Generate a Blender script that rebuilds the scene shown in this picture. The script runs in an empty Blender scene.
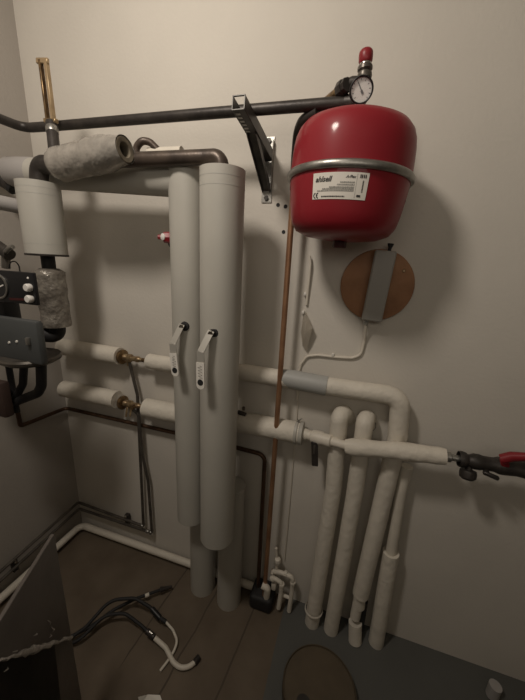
import bpy, bmesh, math, random
from mathutils import Vector, Matrix
random.seed(7)
S = bpy.context.scene
COL = S.collection
PI = math.pi

# ------------------------------------------------------------------ camera
F, YAW, PITCH, ROLL = 308.936, 0.287795, 0.276451, 0.0542149
D, H = 1.05, 1.4526
CAM = Vector((0, -D, H))
fw = Vector((-math.sin(YAW)*math.cos(PITCH), math.cos(YAW)*math.cos(PITCH), -math.sin(PITCH)))
r0 = Vector((math.cos(YAW), math.sin(YAW), 0)); u0 = r0.cross(fw)
RT = r0*math.cos(ROLL) + u0*math.sin(ROLL); UP = RT.cross(fw)
cd = bpy.data.cameras.new('camera'); cam = bpy.data.objects.new('camera', cd); COL.objects.link(cam)
cam.matrix_world = Matrix(((RT.x, UP.x, -fw.x, CAM.x), (RT.y, UP.y, -fw.y, CAM.y), (RT.z, UP.z, -fw.z, CAM.z), (0, 0, 0, 1)))
cd.sensor_fit = 'VERTICAL'; cd.sensor_height = 36.0; cd.lens = F/700*36.0; cd.clip_start = 0.02
S.camera = cam

def ray(px, py): return RT*((px-262.5)/F) - UP*((py-350)/F) + fw
def at(px, py, d=0.0):                       # point seen at px,py that stands d in front of the back wall
    v = ray(px, py); return CAM + v*((D-d)/v.y)
def atz(px, py, z):
    v = ray(px, py); return CAM + v*((z-H)/v.z)
def atx(px, py, x):
    v = ray(px, py); return CAM + v*(x/v.x)
def mpp(P): return (Vector(P)-CAM).dot(fw)/F  # metres per pixel at a point
def V(*a): return Vector(a)

# ------------------------------------------------------------------ materials
def mat(name, col, rough=.5, metal=0., var=.0, vscale=20., bump=0., bscale=120., spec=.5, trans=0., ior=1.45, col2=None, coat=0., lo=.35, hi=.65, alpha=None):
    m = bpy.data.materials.new(name); m.use_nodes = True
    nt = m.node_tree; b = nt.nodes['Principled BSDF']
    b.inputs['Roughness'].default_value = rough; b.inputs['Metallic'].default_value = metal
    b.inputs['Specular IOR Level'].default_value = spec
    b.inputs['Transmission Weight'].default_value = trans; b.inputs['IOR'].default_value = ior
    b.inputs['Coat Weight'].default_value = coat; b.inputs['Coat Roughness'].default_value = .12
    if alpha is not None: b.inputs['Alpha'].default_value = alpha
    c = (*col, 1)
    b.inputs['Base Color'].default_value = c
    tc = nt.nodes.new('ShaderNodeTexCoord')
    if var or col2:
        n = nt.nodes.new('ShaderNodeTexNoise'); n.inputs['Scale'].default_value = vscale; n.inputs['Detail'].default_value = 6
        nt.links.new(tc.outputs['Object'], n.inputs['Vector'])
        rp = nt.nodes.new('ShaderNodeValToRGB'); rp.color_ramp.elements[0].position = lo; rp.color_ramp.elements[1].position = hi
        c2 = (*col2, 1) if col2 else tuple(x*(1-var) for x in col)+(1,)
        rp.color_ramp.elements[0].color = c2; rp.color_ramp.elements[1].color = c
        nt.links.new(n.outputs['Fac'], rp.inputs['Fac']); nt.links.new(rp.outputs['Color'], b.inputs['Base Color'])
    if bump:
        n2 = nt.nodes.new('ShaderNodeTexNoise'); n2.inputs['Scale'].default_value = bscale; n2.inputs['Detail'].default_value = 4
        nt.links.new(tc.outputs['Object'], n2.inputs['Vector'])
        bp = nt.nodes.new('ShaderNodeBump'); bp.inputs['Strength'].default_value = bump; bp.inputs['Distance'].default_value = .01
        nt.links.new(n2.outputs['Fac'], bp.inputs['Height']); nt.links.new(bp.outputs['Normal'], b.inputs['Normal'])
    return m

M = {}
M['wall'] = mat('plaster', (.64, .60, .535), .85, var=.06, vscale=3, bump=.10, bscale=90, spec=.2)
M['wall_shade'] = mat('plaster_shade', (.42, .385, .345), .85, var=.06, vscale=3, bump=.10, bscale=90, spec=.2)  # darker plaster copy, the left wall's dimmer light put into its colour
M['ceil'] = mat('ceiling_paint', (.55, .53, .48), .9)
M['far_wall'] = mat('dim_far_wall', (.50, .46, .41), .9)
M['ins'] = mat('grey_pvc_insulation', (.47, .45, .40), .42, var=.05, vscale=8, bump=.04, bscale=40)
M['ins_dark'] = mat('grey_sleeve', (.40, .40, .38), .5, var=.06, vscale=10)
M['seam'] = mat('insulation_tape', (.43, .42, .38), .35)
M['white_ins'] = mat('painted_pipe_wrap', (.70, .65, .56), .6, var=.10, vscale=14, bump=.35, bscale=45)
M['white_paint'] = mat('white_paint', (.68, .63, .54), .45, var=.08, vscale=20, bump=.1, bscale=60)
M['steel_dark'] = mat('dark_steel_pipe', (.060, .052, .046), .45, metal=.35, col2=(.035, .030, .027), vscale=25, bump=.08, bscale=80)
M['steel_brown'] = mat('rusty_brown_steel', (.115, .088, .070), .38, metal=.4, col2=(.065, .05, .042), vscale=22, bump=.06)
M['black'] = mat('black_plastic', (.012, .012, .013), .4)
M['black_rub'] = mat('black_rubber', (.018, .017, .017), .65)
M['galv'] = mat('galvanised_steel', (.40, .39, .36), .38, metal=.85, col2=(.27, .26, .24), vscale=40, bump=.05)
M['bracket'] = mat('dull_zinc', (.085, .08, .072), .42, metal=.5, col2=(.05, .047, .043), vscale=30)
M['lever'] = mat('aluminium_lever', (.50, .48, .43), .35, metal=.4)
M['chrome'] = mat('chromed_steel', (.62, .60, .56), .2, metal=1.)
M['red'] = mat('red_enamel', (.26, .014, .022), .50, coat=.28, spec=.25, var=.08, vscale=4)
M['red_dark'] = mat('dark_red_plastic', (.05, .008, .008), .5)
M['red_cap'] = mat('red_cap', (.24, .018, .024), .4)
M['brass'] = mat('brass', (.44, .33, .19), .36, metal=.7, col2=(.24, .165, .095), vscale=50, bump=.05)
M['brass_tan'] = mat('tan_brass', (.42, .31, .18), .42, metal=.4, col2=(.30, .21, .12), vscale=30)
M['brass_dull'] = mat('dull_brass', (.30, .20, .10), .4, metal=.8, col2=(.14, .09, .05), vscale=60)
M['copper'] = mat('copper_pipe', (.40, .225, .125), .42, metal=.5, col2=(.28, .145, .078), vscale=14)
M['copper_dark'] = mat('dark_copper', (.13, .075, .045), .42, metal=.65, col2=(.075, .045, .03), vscale=25)
M['grey_pipe'] = mat('grey_coated_pipe', (.155, .138, .118), .38, metal=.5, col2=(.09, .08, .068), vscale=25)
M['white_plastic'] = mat('white_plastic', (.72, .69, .63), .4)
M['label'] = mat('label_paper', (.74, .70, .63), .45)
M['ink'] = mat('black_ink', (.02, .02, .02), .5)
M['inkgrey'] = mat('grey_ink', (.25, .24, .22), .6)
M['foil'] = mat('silver_wrap', (.44, .41, .365), .22, metal=.35, var=.22, vscale=40, bump=.45, bscale=42)
M['foam'] = mat('foam_core', (.19, .16, .115), .9, var=.3, vscale=60)
M['film'] = mat('crumpled_film', (.36, .33, .28), .2, metal=.2, col2=(.15, .13, .11), vscale=28, bump=.6, bscale=70, lo=.35, hi=.8)
M['wood'] = mat('plywood', (.36, .175, .078), .55, col2=(.24, .11, .046), vscale=11, bump=.1)
M['grey_bar'] = mat('grey_box', (.31, .295, .265), .45)
M['kraft'] = mat('brown_fibre', (.10, .076, .048), .7, var=.2, vscale=14)
M['carton'] = mat('grey_carton', (.135, .118, .105), .38, var=.25, vscale=7, bump=.2, bscale=12)
M['dark_tone'] = mat('near_black', (.035, .031, .028), .4, var=.3, vscale=9, bump=.2, bscale=14)
M['boiler'] = mat('grey_boiler_metal', (.075, .080, .080), .45, var=.1, vscale=9)
M['orange'] = mat('faded_red_plastic', (.045, .026, .020), .7)
M['film_highlight'] = mat('highlit_film', (.55, .52, .49), .2, metal=.1, bump=.5, bscale=60)  # pale base puts the film's highlights into the colour
M['dial'] = mat('dial_white', (.72, .70, .66), .4)
M['glass'] = mat('gauge_glass', (.9, .9, .9), .05, alpha=.08)
M['paper'] = mat('torn_paper', (.55, .50, .42), .8)
M['purple'] = mat('pale_lilac_wrap', (.36, .34, .325), .55)

# floor: brown boards running to the back wall, grey paint on the right
def floor_mat():
    m = bpy.data.materials.new('floor_boards'); m.use_nodes = True
    nt = m.node_tree; b = nt.nodes['Principled BSDF']; N = nt.nodes.new; L = nt.links.new
    b.inputs['Roughness'].default_value = .6; b.inputs['Specular IOR Level'].default_value = .3
    tc = N('ShaderNodeTexCoord'); sep = N('ShaderNodeSeparateXYZ'); L(tc.outputs['Object'], sep.inputs[0])
    def math_(op, a, bb=None):
        n = N('ShaderNodeMath'); n.operation = op
        for i, v in enumerate((a, bb)):
            if v is None: continue
            if isinstance(v, (int, float)): n.inputs[i].default_value = v
            else: L(v, n.inputs[i])
        return n.outputs[0]
    wob = N('ShaderNodeTexNoise'); wob.inputs['Scale'].default_value = 7; L(tc.outputs['Object'], wob.inputs['Vector'])
    x = math_('ADD', sep.outputs['X'], math_('MULTIPLY', math_('SUBTRACT', wob.outputs['Fac'], .5), .02))
    skew = math_('ADD', x, math_('MULTIPLY', sep.outputs['Y'], -.10))
    # seams between boards, board width .185
    fr = math_('FRACT', math_('DIVIDE', math_('ADD', skew, 5.335), .185))
    seam = math_('LESS_THAN', math_('ABSOLUTE', math_('SUBTRACT', fr, .5)), .018)
    # cross seams
    bi = math_('FLOOR', math_('DIVIDE', math_('ADD', skew, 5.335), .185))
    no = N('ShaderNodeTexNoise'); no.inputs['Scale'].default_value = 6; no.inputs['Detail'].default_value = 8; L(tc.outputs['Object'], no.inputs['Vector'])
    rp = N('ShaderNodeValToRGB'); rp.color_ramp.elements[0].color = (.105, .080, .056, 1); rp.color_ramp.elements[1].color = (.155, .122, .088, 1)
    rp.color_ramp.elements[0].position = .3; rp.color_ramp.elements[1].position = .7
    L(no.outputs['Fac'], rp.inputs['Fac'])
    seam = math_('MULTIPLY', seam, math_('GREATER_THAN', x, -.66))
    mx = N('ShaderNodeMix'); mx.data_type = 'RGBA'; L(seam, mx.inputs[0]); L(rp.outputs['Color'], mx.inputs[6]); mx.inputs[7].default_value = (.075, .058, .042, 1)
    # grey painted part
    rp2 = N('ShaderNodeValToRGB'); rp2.color_ramp.elements[0].color = (.085, .085, .078, 1); rp2.color_ramp.elements[1].color = (.115, .115, .106, 1)
    L(no.outputs['Fac'], rp2.inputs['Fac'])
    g = math_('GREATER_THAN', x, -.135)
    mx2 = N('ShaderNodeMix'); mx2.data_type = 'RGBA'; L(g, mx2.inputs[0]); L(mx.outputs[2], mx2.inputs[6]); L(rp2.outputs['Color'], mx2.inputs[7])
    L(mx2.outputs[2], b.inputs['Base Color'])
    bp = N('ShaderNodeBump'); bp.inputs['Strength'].default_value = .3; bp.inputs['Distance'].default_value = .01
    L(no.outputs['Fac'], bp.inputs['Height']); L(bp.outputs['Normal'], b.inputs['Normal'])
    return m
M['floor'] = floor_mat()

# ------------------------------------------------------------------ helpers
def link(name, bm, m, parent=None, smooth=True, angle=40):
    me = bpy.data.meshes.new(name)
    bmesh.ops.recalc_face_normals(bm, faces=bm.faces)
    bm.to_mesh(me); bm.free()
    ms = m if isinstance(m, (list, tuple)) else [m]
    for k in ms: me.materials.append(M[k])
    if smooth:
        for p in me.polygons: p.use_smooth = True
        me.set_sharp_from_angle(angle=math.radians(angle))
    o = bpy.data.objects.new(name, me); COL.objects.link(o)
    if parent is not None:
        o.parent = parent; o.matrix_parent_inverse = Matrix.Translation(-Vector(parent.location)) if parent.type == 'EMPTY' else Matrix.Identity(4)
    return o
def tag(o, label, cat, group=None):
    o['label'] = label; o['category'] = cat
    if group: o['group'] = group
    return o
def thing(name, loc, label, cat, group=None):
    o = bpy.data.objects.new(name, None); COL.objects.link(o); o.location = loc; o.empty_display_size = .05
    return tag(o, label, cat, group)
def struct(o): o['kind'] = 'structure'; return o

def fillet(pts, rad):
    pts = [Vector(p) for p in pts]
    out = [pts[0]]
    for i in range(1, len(pts)-1):
        a, p, b = pts[i-1], pts[i], pts[i+1]
        u = (a-p); v = (b-p); lu, lv = u.length, v.length; u.normalize(); v.normalize()
        r = rad[i] if isinstance(rad, (list, tuple)) else rad
        ang = u.angle(v)
        if r <= 0 or ang > PI-.03: out.append(p); continue
        t = min(r/math.tan(ang/2), lu*.48, lv*.48)
        s, e = p+u*t, p+v*t
        n = 8
        # circular arc by quadratic-rational blend
        w = math.sin(ang/2)
        for k in range(n+1):
            q = k/n
            den = (1-q)**2 + 2*w*q*(1-q) + q*q
            out.append((s*(1-q)**2 + p*(2*w*q*(1-q)) + e*q*q)/den)
    out.append(pts[-1])
    return out
def sweep(bm, pts, r, n=20, caps=True, wob=0.):
    """a round tube along pts; r is one radius or one per point"""
    pts = [Vector(p) for p in pts]
    rs = r if isinstance(r, (list, tuple)) else [r]*len(pts)
    T = []
    for i in range(len(pts)):
        a = pts[max(0, i-1)]; b = pts[min(len(pts)-1, i+1)]
        T.append((b-a).normalized())
    ref = V(0, 0, 1) if abs(T[0].z) < .9 else V(1, 0, 0)
    N = (ref - T[0]*ref.dot(T[0])).normalized()
    rings = []
    for i, p in enumerate(pts):
        if i:
            q = T[i-1].rotation_difference(T[i]); N = q @ N; N = (N - T[i]*N.dot(T[i])).normalized()
        B = T[i].cross(N)
        ring = []
        for k in range(n):
            a = 2*PI*k/n
            rr = rs[i]*(1 + (random.uniform(-wob, wob) if wob else 0))
            ring.append(bm.verts.new(p + (N*math.cos(a) + B*math.sin(a))*rr))
        rings.append(ring)
    for i in range(len(rings)-1):
        for k in range(n):
            bm.faces.new((rings[i][k], rings[i][(k+1) % n], rings[i+1][(k+1) % n], rings[i+1][k]))
    if caps:
        bm.faces.new(rings[0][::-1]); bm.faces.new(rings[-1])
    return bm
def subdiv(pts, step):
    out = []
    for a, b in zip(pts[:-1], pts[1:]):
        n = max(1, int((b-a).length/step))
        for k in range(n): out.append(a.lerp(b, k/n))
    out.append(pts[-1]); return out
def tube(name, pts, r, m, parent=None, bend=.03, n=20, wob=0., step=None):
    bm = bmesh.new(); P = fillet(pts, bend)
    if step: P = subdiv(P, step)
    sweep(bm, P, r, n, True, wob)
    return link(name, bm, m, parent)
def tube_round(name, a, b, r, m, parent=None, n=28, ra=.3, rb=.3):
    """straight tube with rounded ends; ra, rb are the rounding at each end as a share of r"""
    a, b = Vector(a), Vector(b); d = (b-a).normalized(); bm = bmesh.new(); P = []; R = []
    def end(p, s, q):
        seq = []
        for k in range(6):
            t = PI/2*k/5
            seq.append((p + d*s*(q*r*(1-math.sin(t))), r*(1-q) + r*q*math.sin(t)*1. if q < 1 else r*max(.02, math.sin(t))))
        return seq
    e1 = end(a, 1, ra) if ra else [(a, r)]
    e2 = end(b, -1, rb) if rb else [(b, r)]
    for p, q in e1: P.append(p); R.append(q)
    for p, q in reversed(e2): P.append(p); R.append(q)
    sweep(bm, P, R, n)
    return link(name, bm, m, parent)
def frame_of(axis):
    w = Vector(axis).normalized(); ref = V(0, 0, 1) if abs(w.z) < .9 else V(0, 1, 0)
    u = ref.cross(w).normalized(); v = w.cross(u); return u, v, w
def lathe(bm, origin, axis, prof, n=32):
    """prof: (radius, height along axis)"""
    o = Vector(origin); u, v, w = frame_of(axis); rings = []
    for r, h in prof:
        if r < 1e-6: rings.append([bm.verts.new(o + w*h)])
        else: rings.append([bm.verts.new(o + w*h + (u*math.cos(2*PI*k/n) + v*math.sin(2*PI*k/n))*r) for k in range(n)])
    for a, b in zip(rings[:-1], rings[1:]):
        for k in range(n):
            k2 = (k+1) % n
            if len(a) == 1 and len(b) == 1: continue
            if len(a) == 1: bm.faces.new((a[0], b[k], b[k2]))
            elif len(b) == 1: bm.faces.new((a[k], a[k2], b[0]))
            else: bm.faces.new((a[k], a[k2], b[k2], b[k]))
    return bm
def turned(name, origin, axis, prof, m, parent=None, n=32, angle=40):
    return link(name, lathe(bmesh.new(), origin, axis, prof, n), m, parent, angle=angle)
def box(bm, c, sx, sy, sz, R=None, bev=.0, seg=2):
    """box of size sx,sy,sz at c; R a 3x3 rotation"""
    R = R or Matrix.Identity(3); c = Vector(c)
    ret = bmesh.ops.create_cube(bm, size=1.0); vs = ret['verts']
    for v in vs: v.co = Vector((v.co.x*sx, v.co.y*sy, v.co.z*sz))
    if bev:
        es = list({e for v in vs for e in v.link_edges})
        g = bmesh.ops.bevel(bm, geom=es, offset=bev, segments=seg, affect='EDGES', profile=.5)
        vs = list({v for f in g['faces'] for v in f.verts} | {v for v in vs if v.is_valid})
    for v in vs: v.co = R @ v.co + c
    return bm
def boxo(name, c, sx, sy, sz, m, parent=None, R=None, bev=.002, seg=2):
    return link(name, box(bmesh.new(), c, sx, sy, sz, R, bev, seg), m, parent, angle=35)
def rotz(a): return Matrix.Rotation(a, 3, 'Z')
def basis(x, y, z): return Matrix((Vector(x), Vector(y), Vector(z))).transposed()
def beam(bm, a, b, w, t, side, bev=.001):
    """flat bar from a to b, width w along side, thickness t"""
    a, b = Vector(a), Vector(b); z = (b-a); L = z.length; z.normalize()
    x = Vector(side); x = (x - z*x.dot(z)).normalized(); y = z.cross(x)
    return box(bm, (a+b)/2, w, t, L, basis(x, y, z), bev, 1)
def hexprof(r, h): return [(0, 0), (r, 0), (r, h), (0, h)]
def text_mesh(txt, size, bold=0., shear=0.):
    cu = bpy.data.curves.new('t', 'FONT'); cu.body = txt; cu.size = size; cu.offset = bold; cu.shear = shear; cu.resolution_u = 3
    o = bpy.data.objects.new('t', cu); COL.objects.link(o)
    dg = bpy.context.evaluated_depsgraph_get(); me = bpy.data.meshes.new_from_object(o.evaluated_get(dg))
    bm = bmesh.new(); bm.from_mesh(me)
    bpy.data.objects.remove(o); bpy.data.curves.remove(cu); bpy.data.meshes.remove(me)
    return bm
def knob(name, p, axis, r, h, m, parent=None, n=20):
    return turned(name, p, axis, [(0, 0), (r*.92, 0), (r, h*.15), (r, h*.75), (r*.8, h*.97), (0, h)], m, parent, n)
def hexnut(name, p, axis, r, h, m, parent=None, n=6):
    return turned(name, p, axis, [(0, 0), (r*.95, 0), (r, h*.1), (r, h*.9), (r*.95, h), (0, h)], m, parent, n, angle=25)

# ------------------------------------------------------------------ setting
XL, XR, YF, ZC = -1.302, 1.9, -2.3, 2.6
def slab(name, c, sx, sy, sz, m): return struct(boxo(name, c, sx, sy, sz, m, bev=0))
slab('floor', ((XL+XR)/2, YF/2, -.05), XR-XL+.4, -YF+.4, .1, 'floor')
slab('ceiling', ((XL+XR)/2, YF/2, ZC+.05), XR-XL+.4, -YF+.4, .1, 'ceil')
slab('wall_back', ((XL+XR)/2, .05, ZC/2), XR-XL+.2, .1, ZC, 'wall')
slab('wall_left', (XL-.05, YF/2, ZC/2), .1, -YF, ZC, 'wall_shade')
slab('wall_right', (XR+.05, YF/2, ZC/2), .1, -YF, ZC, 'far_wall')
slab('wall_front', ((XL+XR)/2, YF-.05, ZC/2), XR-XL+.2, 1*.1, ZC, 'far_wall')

# ------------------------------------------------------------------ expansion vessel
def vessel():
    c = at(354.7, 160, .163)
    base = at(339.8, 241.5, .163)
    t = thing('expansion_vessel', base, 'round red expansion tank with a grey band and a white sticker, mounted on the wall', 'expansion tank')
    top = at(362, 108, .19)
    ax = V(.030, 0, 1).normalized()
    z0 = base.z; o = base
    def hz(z): return z - z0
    low = [(0, 0.000), (.05, .002), (.088, .007), (.113, .017), (.1245, .032), (.1295, .050), (.1335, .075), (.1370, .105), (.139, .123)]
    upp = [(.1395, .123), (.1395, .145), (.1388, .168), (.1372, .190), (.1345, .207), (.1290, .221), (.119, .2325), (.102, .240), (.07, .2450), (.03, .247), (0, .2475)]
    low = [(r*1.05, h*1.10) for r, h in low]; upp = [(r*1.05, h*1.10) for r, h in upp]
    turned('tank_body', o, ax, low+upp[0:], 'red', t, 72, angle=70)
    zb = .144
    ring = [(.142, zb-.008), (.1505, zb-.0085), (.1540, zb-.005), (.1545, zb), (.1540, zb+.005), (.1505, zb+.0085), (.142, zb+.008)]
    b = turned('clamp_band', o, ax, ring, 'galv', t, 72, angle=50)
    hexnut('inlet_nut', o - ax*.016, ax, .018, .020, 'red_dark', t, 8)
    # sticker on the curved side
    e1, e2, w = frame_of(ax)
    # vessel surface radius at height h above base
    prof = low+upp
    def rad(h):
        for (ra, ha), (rb, hb) in zip(prof[:-1], prof[1:]):
            if ha <= h <= hb and hb > ha: return ra + (rb-ra)*(h-ha)/(hb-ha)
        return .13
    def hit(px, py):
        v = ray(px, py).normalized(); p = CAM.copy()
        for i in range(4000):
            p = p + v*.0005
            q = p - o; h = q.dot(ax); rr = (q - ax*h).length
            if 0 < h < .27 and rr <= rad(h): break
        q = q - ax*h
        return math.atan2(q.dot(e2), q.dot(e1)), h
    a1, h1 = hit(314, 174.5); a2, h2 = hit(368.6, 172.5); a3, h3 = hit(312.5, 200.5); a4, h4 = hit(366, 200)
    ht, hb_ = (h1+h2)/2, (h3+h4)/2
    al, ar = (a1+a3)/2, (a2+a4)/2
    RL = .143
    Wd = (ar-al)*RL; Hd = ht-hb_
    sgn = 1 if Wd > 0 else -1; Wd = abs(Wd)
    def place(u, v, lift):                   # u 0..Wd, v 0..Hd
        a = al + sgn*u/RL; h = hb_ + v; r = rad(h)+lift
        return o + ax*h + (e1*math.cos(a) + e2*math.sin(a))*r
    bm = bmesh.new(); n, k = 20, 6
    g = [[bm.verts.new(place(Wd*i/n, Hd*j/k, .0009)) for j in range(k+1)] for i in range(n+1)]
    for i in range(n):
        for j in range(k): bm.faces.new((g[i][j], g[i+1][j], g[i+1][j+1], g[i][j+1]))
    st = link('sticker', bm, 'label', t)
    def stamp(bm, ox, oy, lift, name='print', m='ink'):
        for v in bm.verts: v.co = place(ox + v.co.x, oy + v.co.y, lift)
        return link(name, bm, m, st, smooth=False)
    W, Hh = Wd, Hd
    stamp(text_mesh('ahlsell', Hh*.29, .00035, .25), W*.055, Hh*.66, .0015, 'brand_lettering')
    stamp(text_mesh('A-Flex', Hh*.14, .0002, .3), W*.61, Hh*.79, .0015, 'product_lettering')
    # CE mark: two open rings
    bm = bmesh.new()
    for cx, bar in ((.055, 0), (.11, 1)):
        seg = []
        for s in range(13):
            a = PI/2 + PI*s/12
            seg.append((math.cos(a), math.sin(a)))
        R1, R2 = Hh*.115, Hh*.070; C0 = Vector((W*cx+.002, Hh*.14, 0))
        for p, q in zip(seg[:-1], seg[1:]):
            bm.faces.new([bm.verts.new(C0+Vector((x*R, y*R, 0))) for (x, y), R in ((p, R1), (q, R1), (q, R2), (p, R2))])
        if bar: bm.faces.new([bm.verts.new(C0+Vector((x, y, 0))) for x, y in ((-R1, -Hh*.016), (-Hh*.03, -Hh*.016), (-Hh*.03, Hh*.016), (-R1, Hh*.016))])
    stamp(bm, 0, 0, .0015, 'conformity_mark')
    # rows of print too small to read, table rules
    def rect(bm, x0, y0, x1, y1):
        nn = max(1, int((x1-x0)/.006))
        for i in range(nn):
            xa, xb = x0+(x1-x0)*i/nn, x0+(x1-x0)*(i+1)/nn
            bm.faces.new([bm.verts.new((x, y, 0)) for x, y in ((xa, y0), (xb, y0), (xb, y1), (xa, y1))])
    bm = bmesh.new()
    for yy, xs in ((.60, .52), (.51, .47), (.42, .33), (.36, .20), (.29, .10)):
        rect(bm, W*xs, Hh*yy, W*.77, Hh*(yy+.012))
        x = W*xs
        while x < W*.76:
            l = random.uniform(.0015, .005); rect(bm, x, Hh*(yy+.02), min(x+l, W*.77), Hh*(yy+.055)); x += l+.0012
    rect(bm, W*.795, Hh*.05, W*.80, Hh*.95)
    stamp(bm, 0, 0, .0013, 'small_print', 'inkgrey')
    bm = bmesh.new()
    x = W*.19
    while x < W*.62:
        l = random.uniform(.001, .003); rect(bm, x, Hh*.075, x+l, Hh*.125); x += l+.0008
    stamp(bm, 0, 0, .0015, 'number_row', 'ink'); bm = bmesh.new()
    for xx in (.845, .872, .905, .935): rect(bm, W*xx, Hh*.80, W*(xx+.018), Hh*.93)
    stamp(bm, 0, 0, .0015, 'bold_print', 'ink'); bm = bmesh.new()
    rect(bm, W*.83, Hh*.10, W*.90, Hh*.18)
    for i in range(9): rect(bm, W*.90, Hh*(.28+.05*i), W*.925, Hh*(.31+.05*i))
    stamp(bm, 0, 0, .0015, 'side_print', 'ink')
    # wall strap that carries the tank
    bm = bmesh.new()
    bc = o + ax*zb
    box(bm, (bc.x, -.024, bc.z), .05, .047, .02, None, .002)
    box(bm, (bc.x, -.0035, bc.z), .10, .007, .06, None, .002)
    link('wall_mount', bm, 'galv', t)
    # nipple on top
    return t
vessel()

# ------------------------------------------------------------------ top pipe
dT = .17
zT = at(200, 113.5, dT).z
pts = [atz(-14, 112, zT), atz(2, 119.5, zT), atz(24, 128, zT), at(57, 125.9, dT), at(200, 114.2, dT), at(352, 102, dT)]
rT = 5.0*mpp(at(200, 114, dT))
tp = tube('heating_pipe', pts, rT, 'steel_dark', bend=.05)
tag(tp, 'long dark steel pipe running level along the top of the wall to the pressure gauge', 'pipe')

# copper riser and the dark bend on its top
dC = .075
p = [at(318, 112, dT), at(303, 119, dT-.02), at(297.5, 131, .11), at(295, 160, dC), at(293.8, 190, dC)]
t = thing('copper_pipe', at(262.5, 592, .055), 'tall bare copper pipe rising from the floor up behind the red tank', 'pipe')
tube('pipe_bend', p, 4.6*mpp(p[1]), 'steel_dark', t, bend=.05)
a, b = at(292.8, 200, dC), at(264.5, 592, dC)
b.z = .03
tube('pipe', [p[-1]+V(0, 0, .01), a, b], 3.1*mpp(a), 'copper', t)

# ------------------------------------------------------------------ gauge group on the end of the top pipe
t = thing('safety_valve', at(352, 104, dT), 'dark brass safety valve with a red cap above the tank and gauge', 'valve')
e = at(352, 102, dT)
tube('tee', [at(346, 102.5, dT), at(362, 101, dT+.01), at(363, 88, dT+.012), at(364, 78, dT+.012)], .0155, 'steel_dark', t, bend=.02)
sv = at(364.3, 79, dT+.012); svt = at(366.3, 50, dT+.012); ax = (svt-sv).normalized(); L = (svt-sv).length
turned('valve_body', sv, ax, [(0, 0), (.0155, 0), (.0165, L*.08), (.0155, L*.2), (.012, L*.24), (.0165, L*.3), (.0165, L*.42), (.0135, L*.47), (0, L*.47)], 'grey_pipe', t, 12)
turned('bright_collar', sv, ax, [(0, L*.46), (.0125, L*.46), (.013, L*.5), (.012, L*.55), (0, L*.55)], 'chrome', t, 20)
turned('red_cap', sv, ax, [(0, L*.54), (.0125, L*.54), (.0150, L*.60), (.0155, L*.8), (.0150, L*.92), (.0115, L*1.0), (.005, L*1.03), (0, L*1.03)], 'red_cap', t, 14)
# branch that comes down from behind to the gauge
b1, b2 = at(316, 110, .09), at(343, 88, dT+.01)
tube('branch_pipe', [b1, b2], .0105, 'brass_dull', t)
dv = (b2-b1).normalized()
hexnut('union_nut', b2-dv*.012, dv, .017, .018, 'steel_dark', t, 8)
hexnut('lock_nut', b2+dv*.007, dv, .015, .010, 'steel_dark', t, 8)
tube('branch_elbow', [b2, at(352, 82, dT+.01), at(362, 82, dT+.012)], .011, 'steel_dark', t, bend=.01)
# gauge
gc = at(361.3, 90, dT+.045)
gax = (CAM + V(.05, 0, .10) - gc).normalized()
R = 11.6*mpp(gc)
g = thing('pressure_gauge', gc, 'small round dial gauge with white face at the end of the dark pipe', 'gauge')
turned('gauge_case', gc, gax, [(0, -.026), (R*.7, -.026), (R*.97, -.018), (R, -.012), (R, .003), (R*.93, .0045), (R*.86, .003), (R*.86, -.003), (0, -.003)], 'black', g, 36)
turned('bezel_ring', gc, gax, [(R*.88, .0032), (R*.99, .0032), (R*1.01, .001), (R*.99, -.004), (R*.88, -.003)], 'grey_pipe', g, 36)
turned('dial', gc, gax, [(0, -.0028), (R*.865, -.0028), (R*.865, -.0018), (0, -.0018)], 'dial', g, 36)
u_, v_, w_ = frame_of(gax)
bm = bmesh.new()
for k in range(11):
    a = math.radians(225-27*k); dr = u_*math.cos(a)*1 + v_*math.sin(a)
    dr = (RT - gax*RT.dot(gax)).normalized()*math.cos(a) + (UP - gax*UP.dot(gax)).normalized()*math.sin(a)
    beam(bm, gc+gax*-.0013+dr*R*.66, gc+gax*-.0013+dr*R*.80, .0012, .0004, gax.cross(dr), 0)
link('dial_marks', bm, 'ink', g, False)
rr = (RT - gax*RT.dot(gax)).normalized(); uu = (UP - gax*UP.dot(gax)).normalized()
bm = bmesh.new()
dr = rr*math.cos(math.radians(117)) + uu*math.sin(math.radians(117))
beam(bm, gc-gax*.0008-dr*R*.25+dr*0, gc-gax*.0008+dr*R*.62, .0022, .0005, gax.cross(dr), 0)
beam(bm, gc-gax*.0006-dr*R*.30, gc-gax*.0006-dr*R*.02, .0048, .0006, gax.cross(dr), 0)
link('needle', bm, 'ink', g, False)
turned('dial_glass', gc, gax, [(0, .0015), (R*.86, .0015), (R*.86, .0025), (0, .0025)], 'glass', g, 36)
tube('gauge_stem', [gc-gax*.026, gc-gax*.026+V(0, .02, .0)], .008, 'steel_dark', g)

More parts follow.
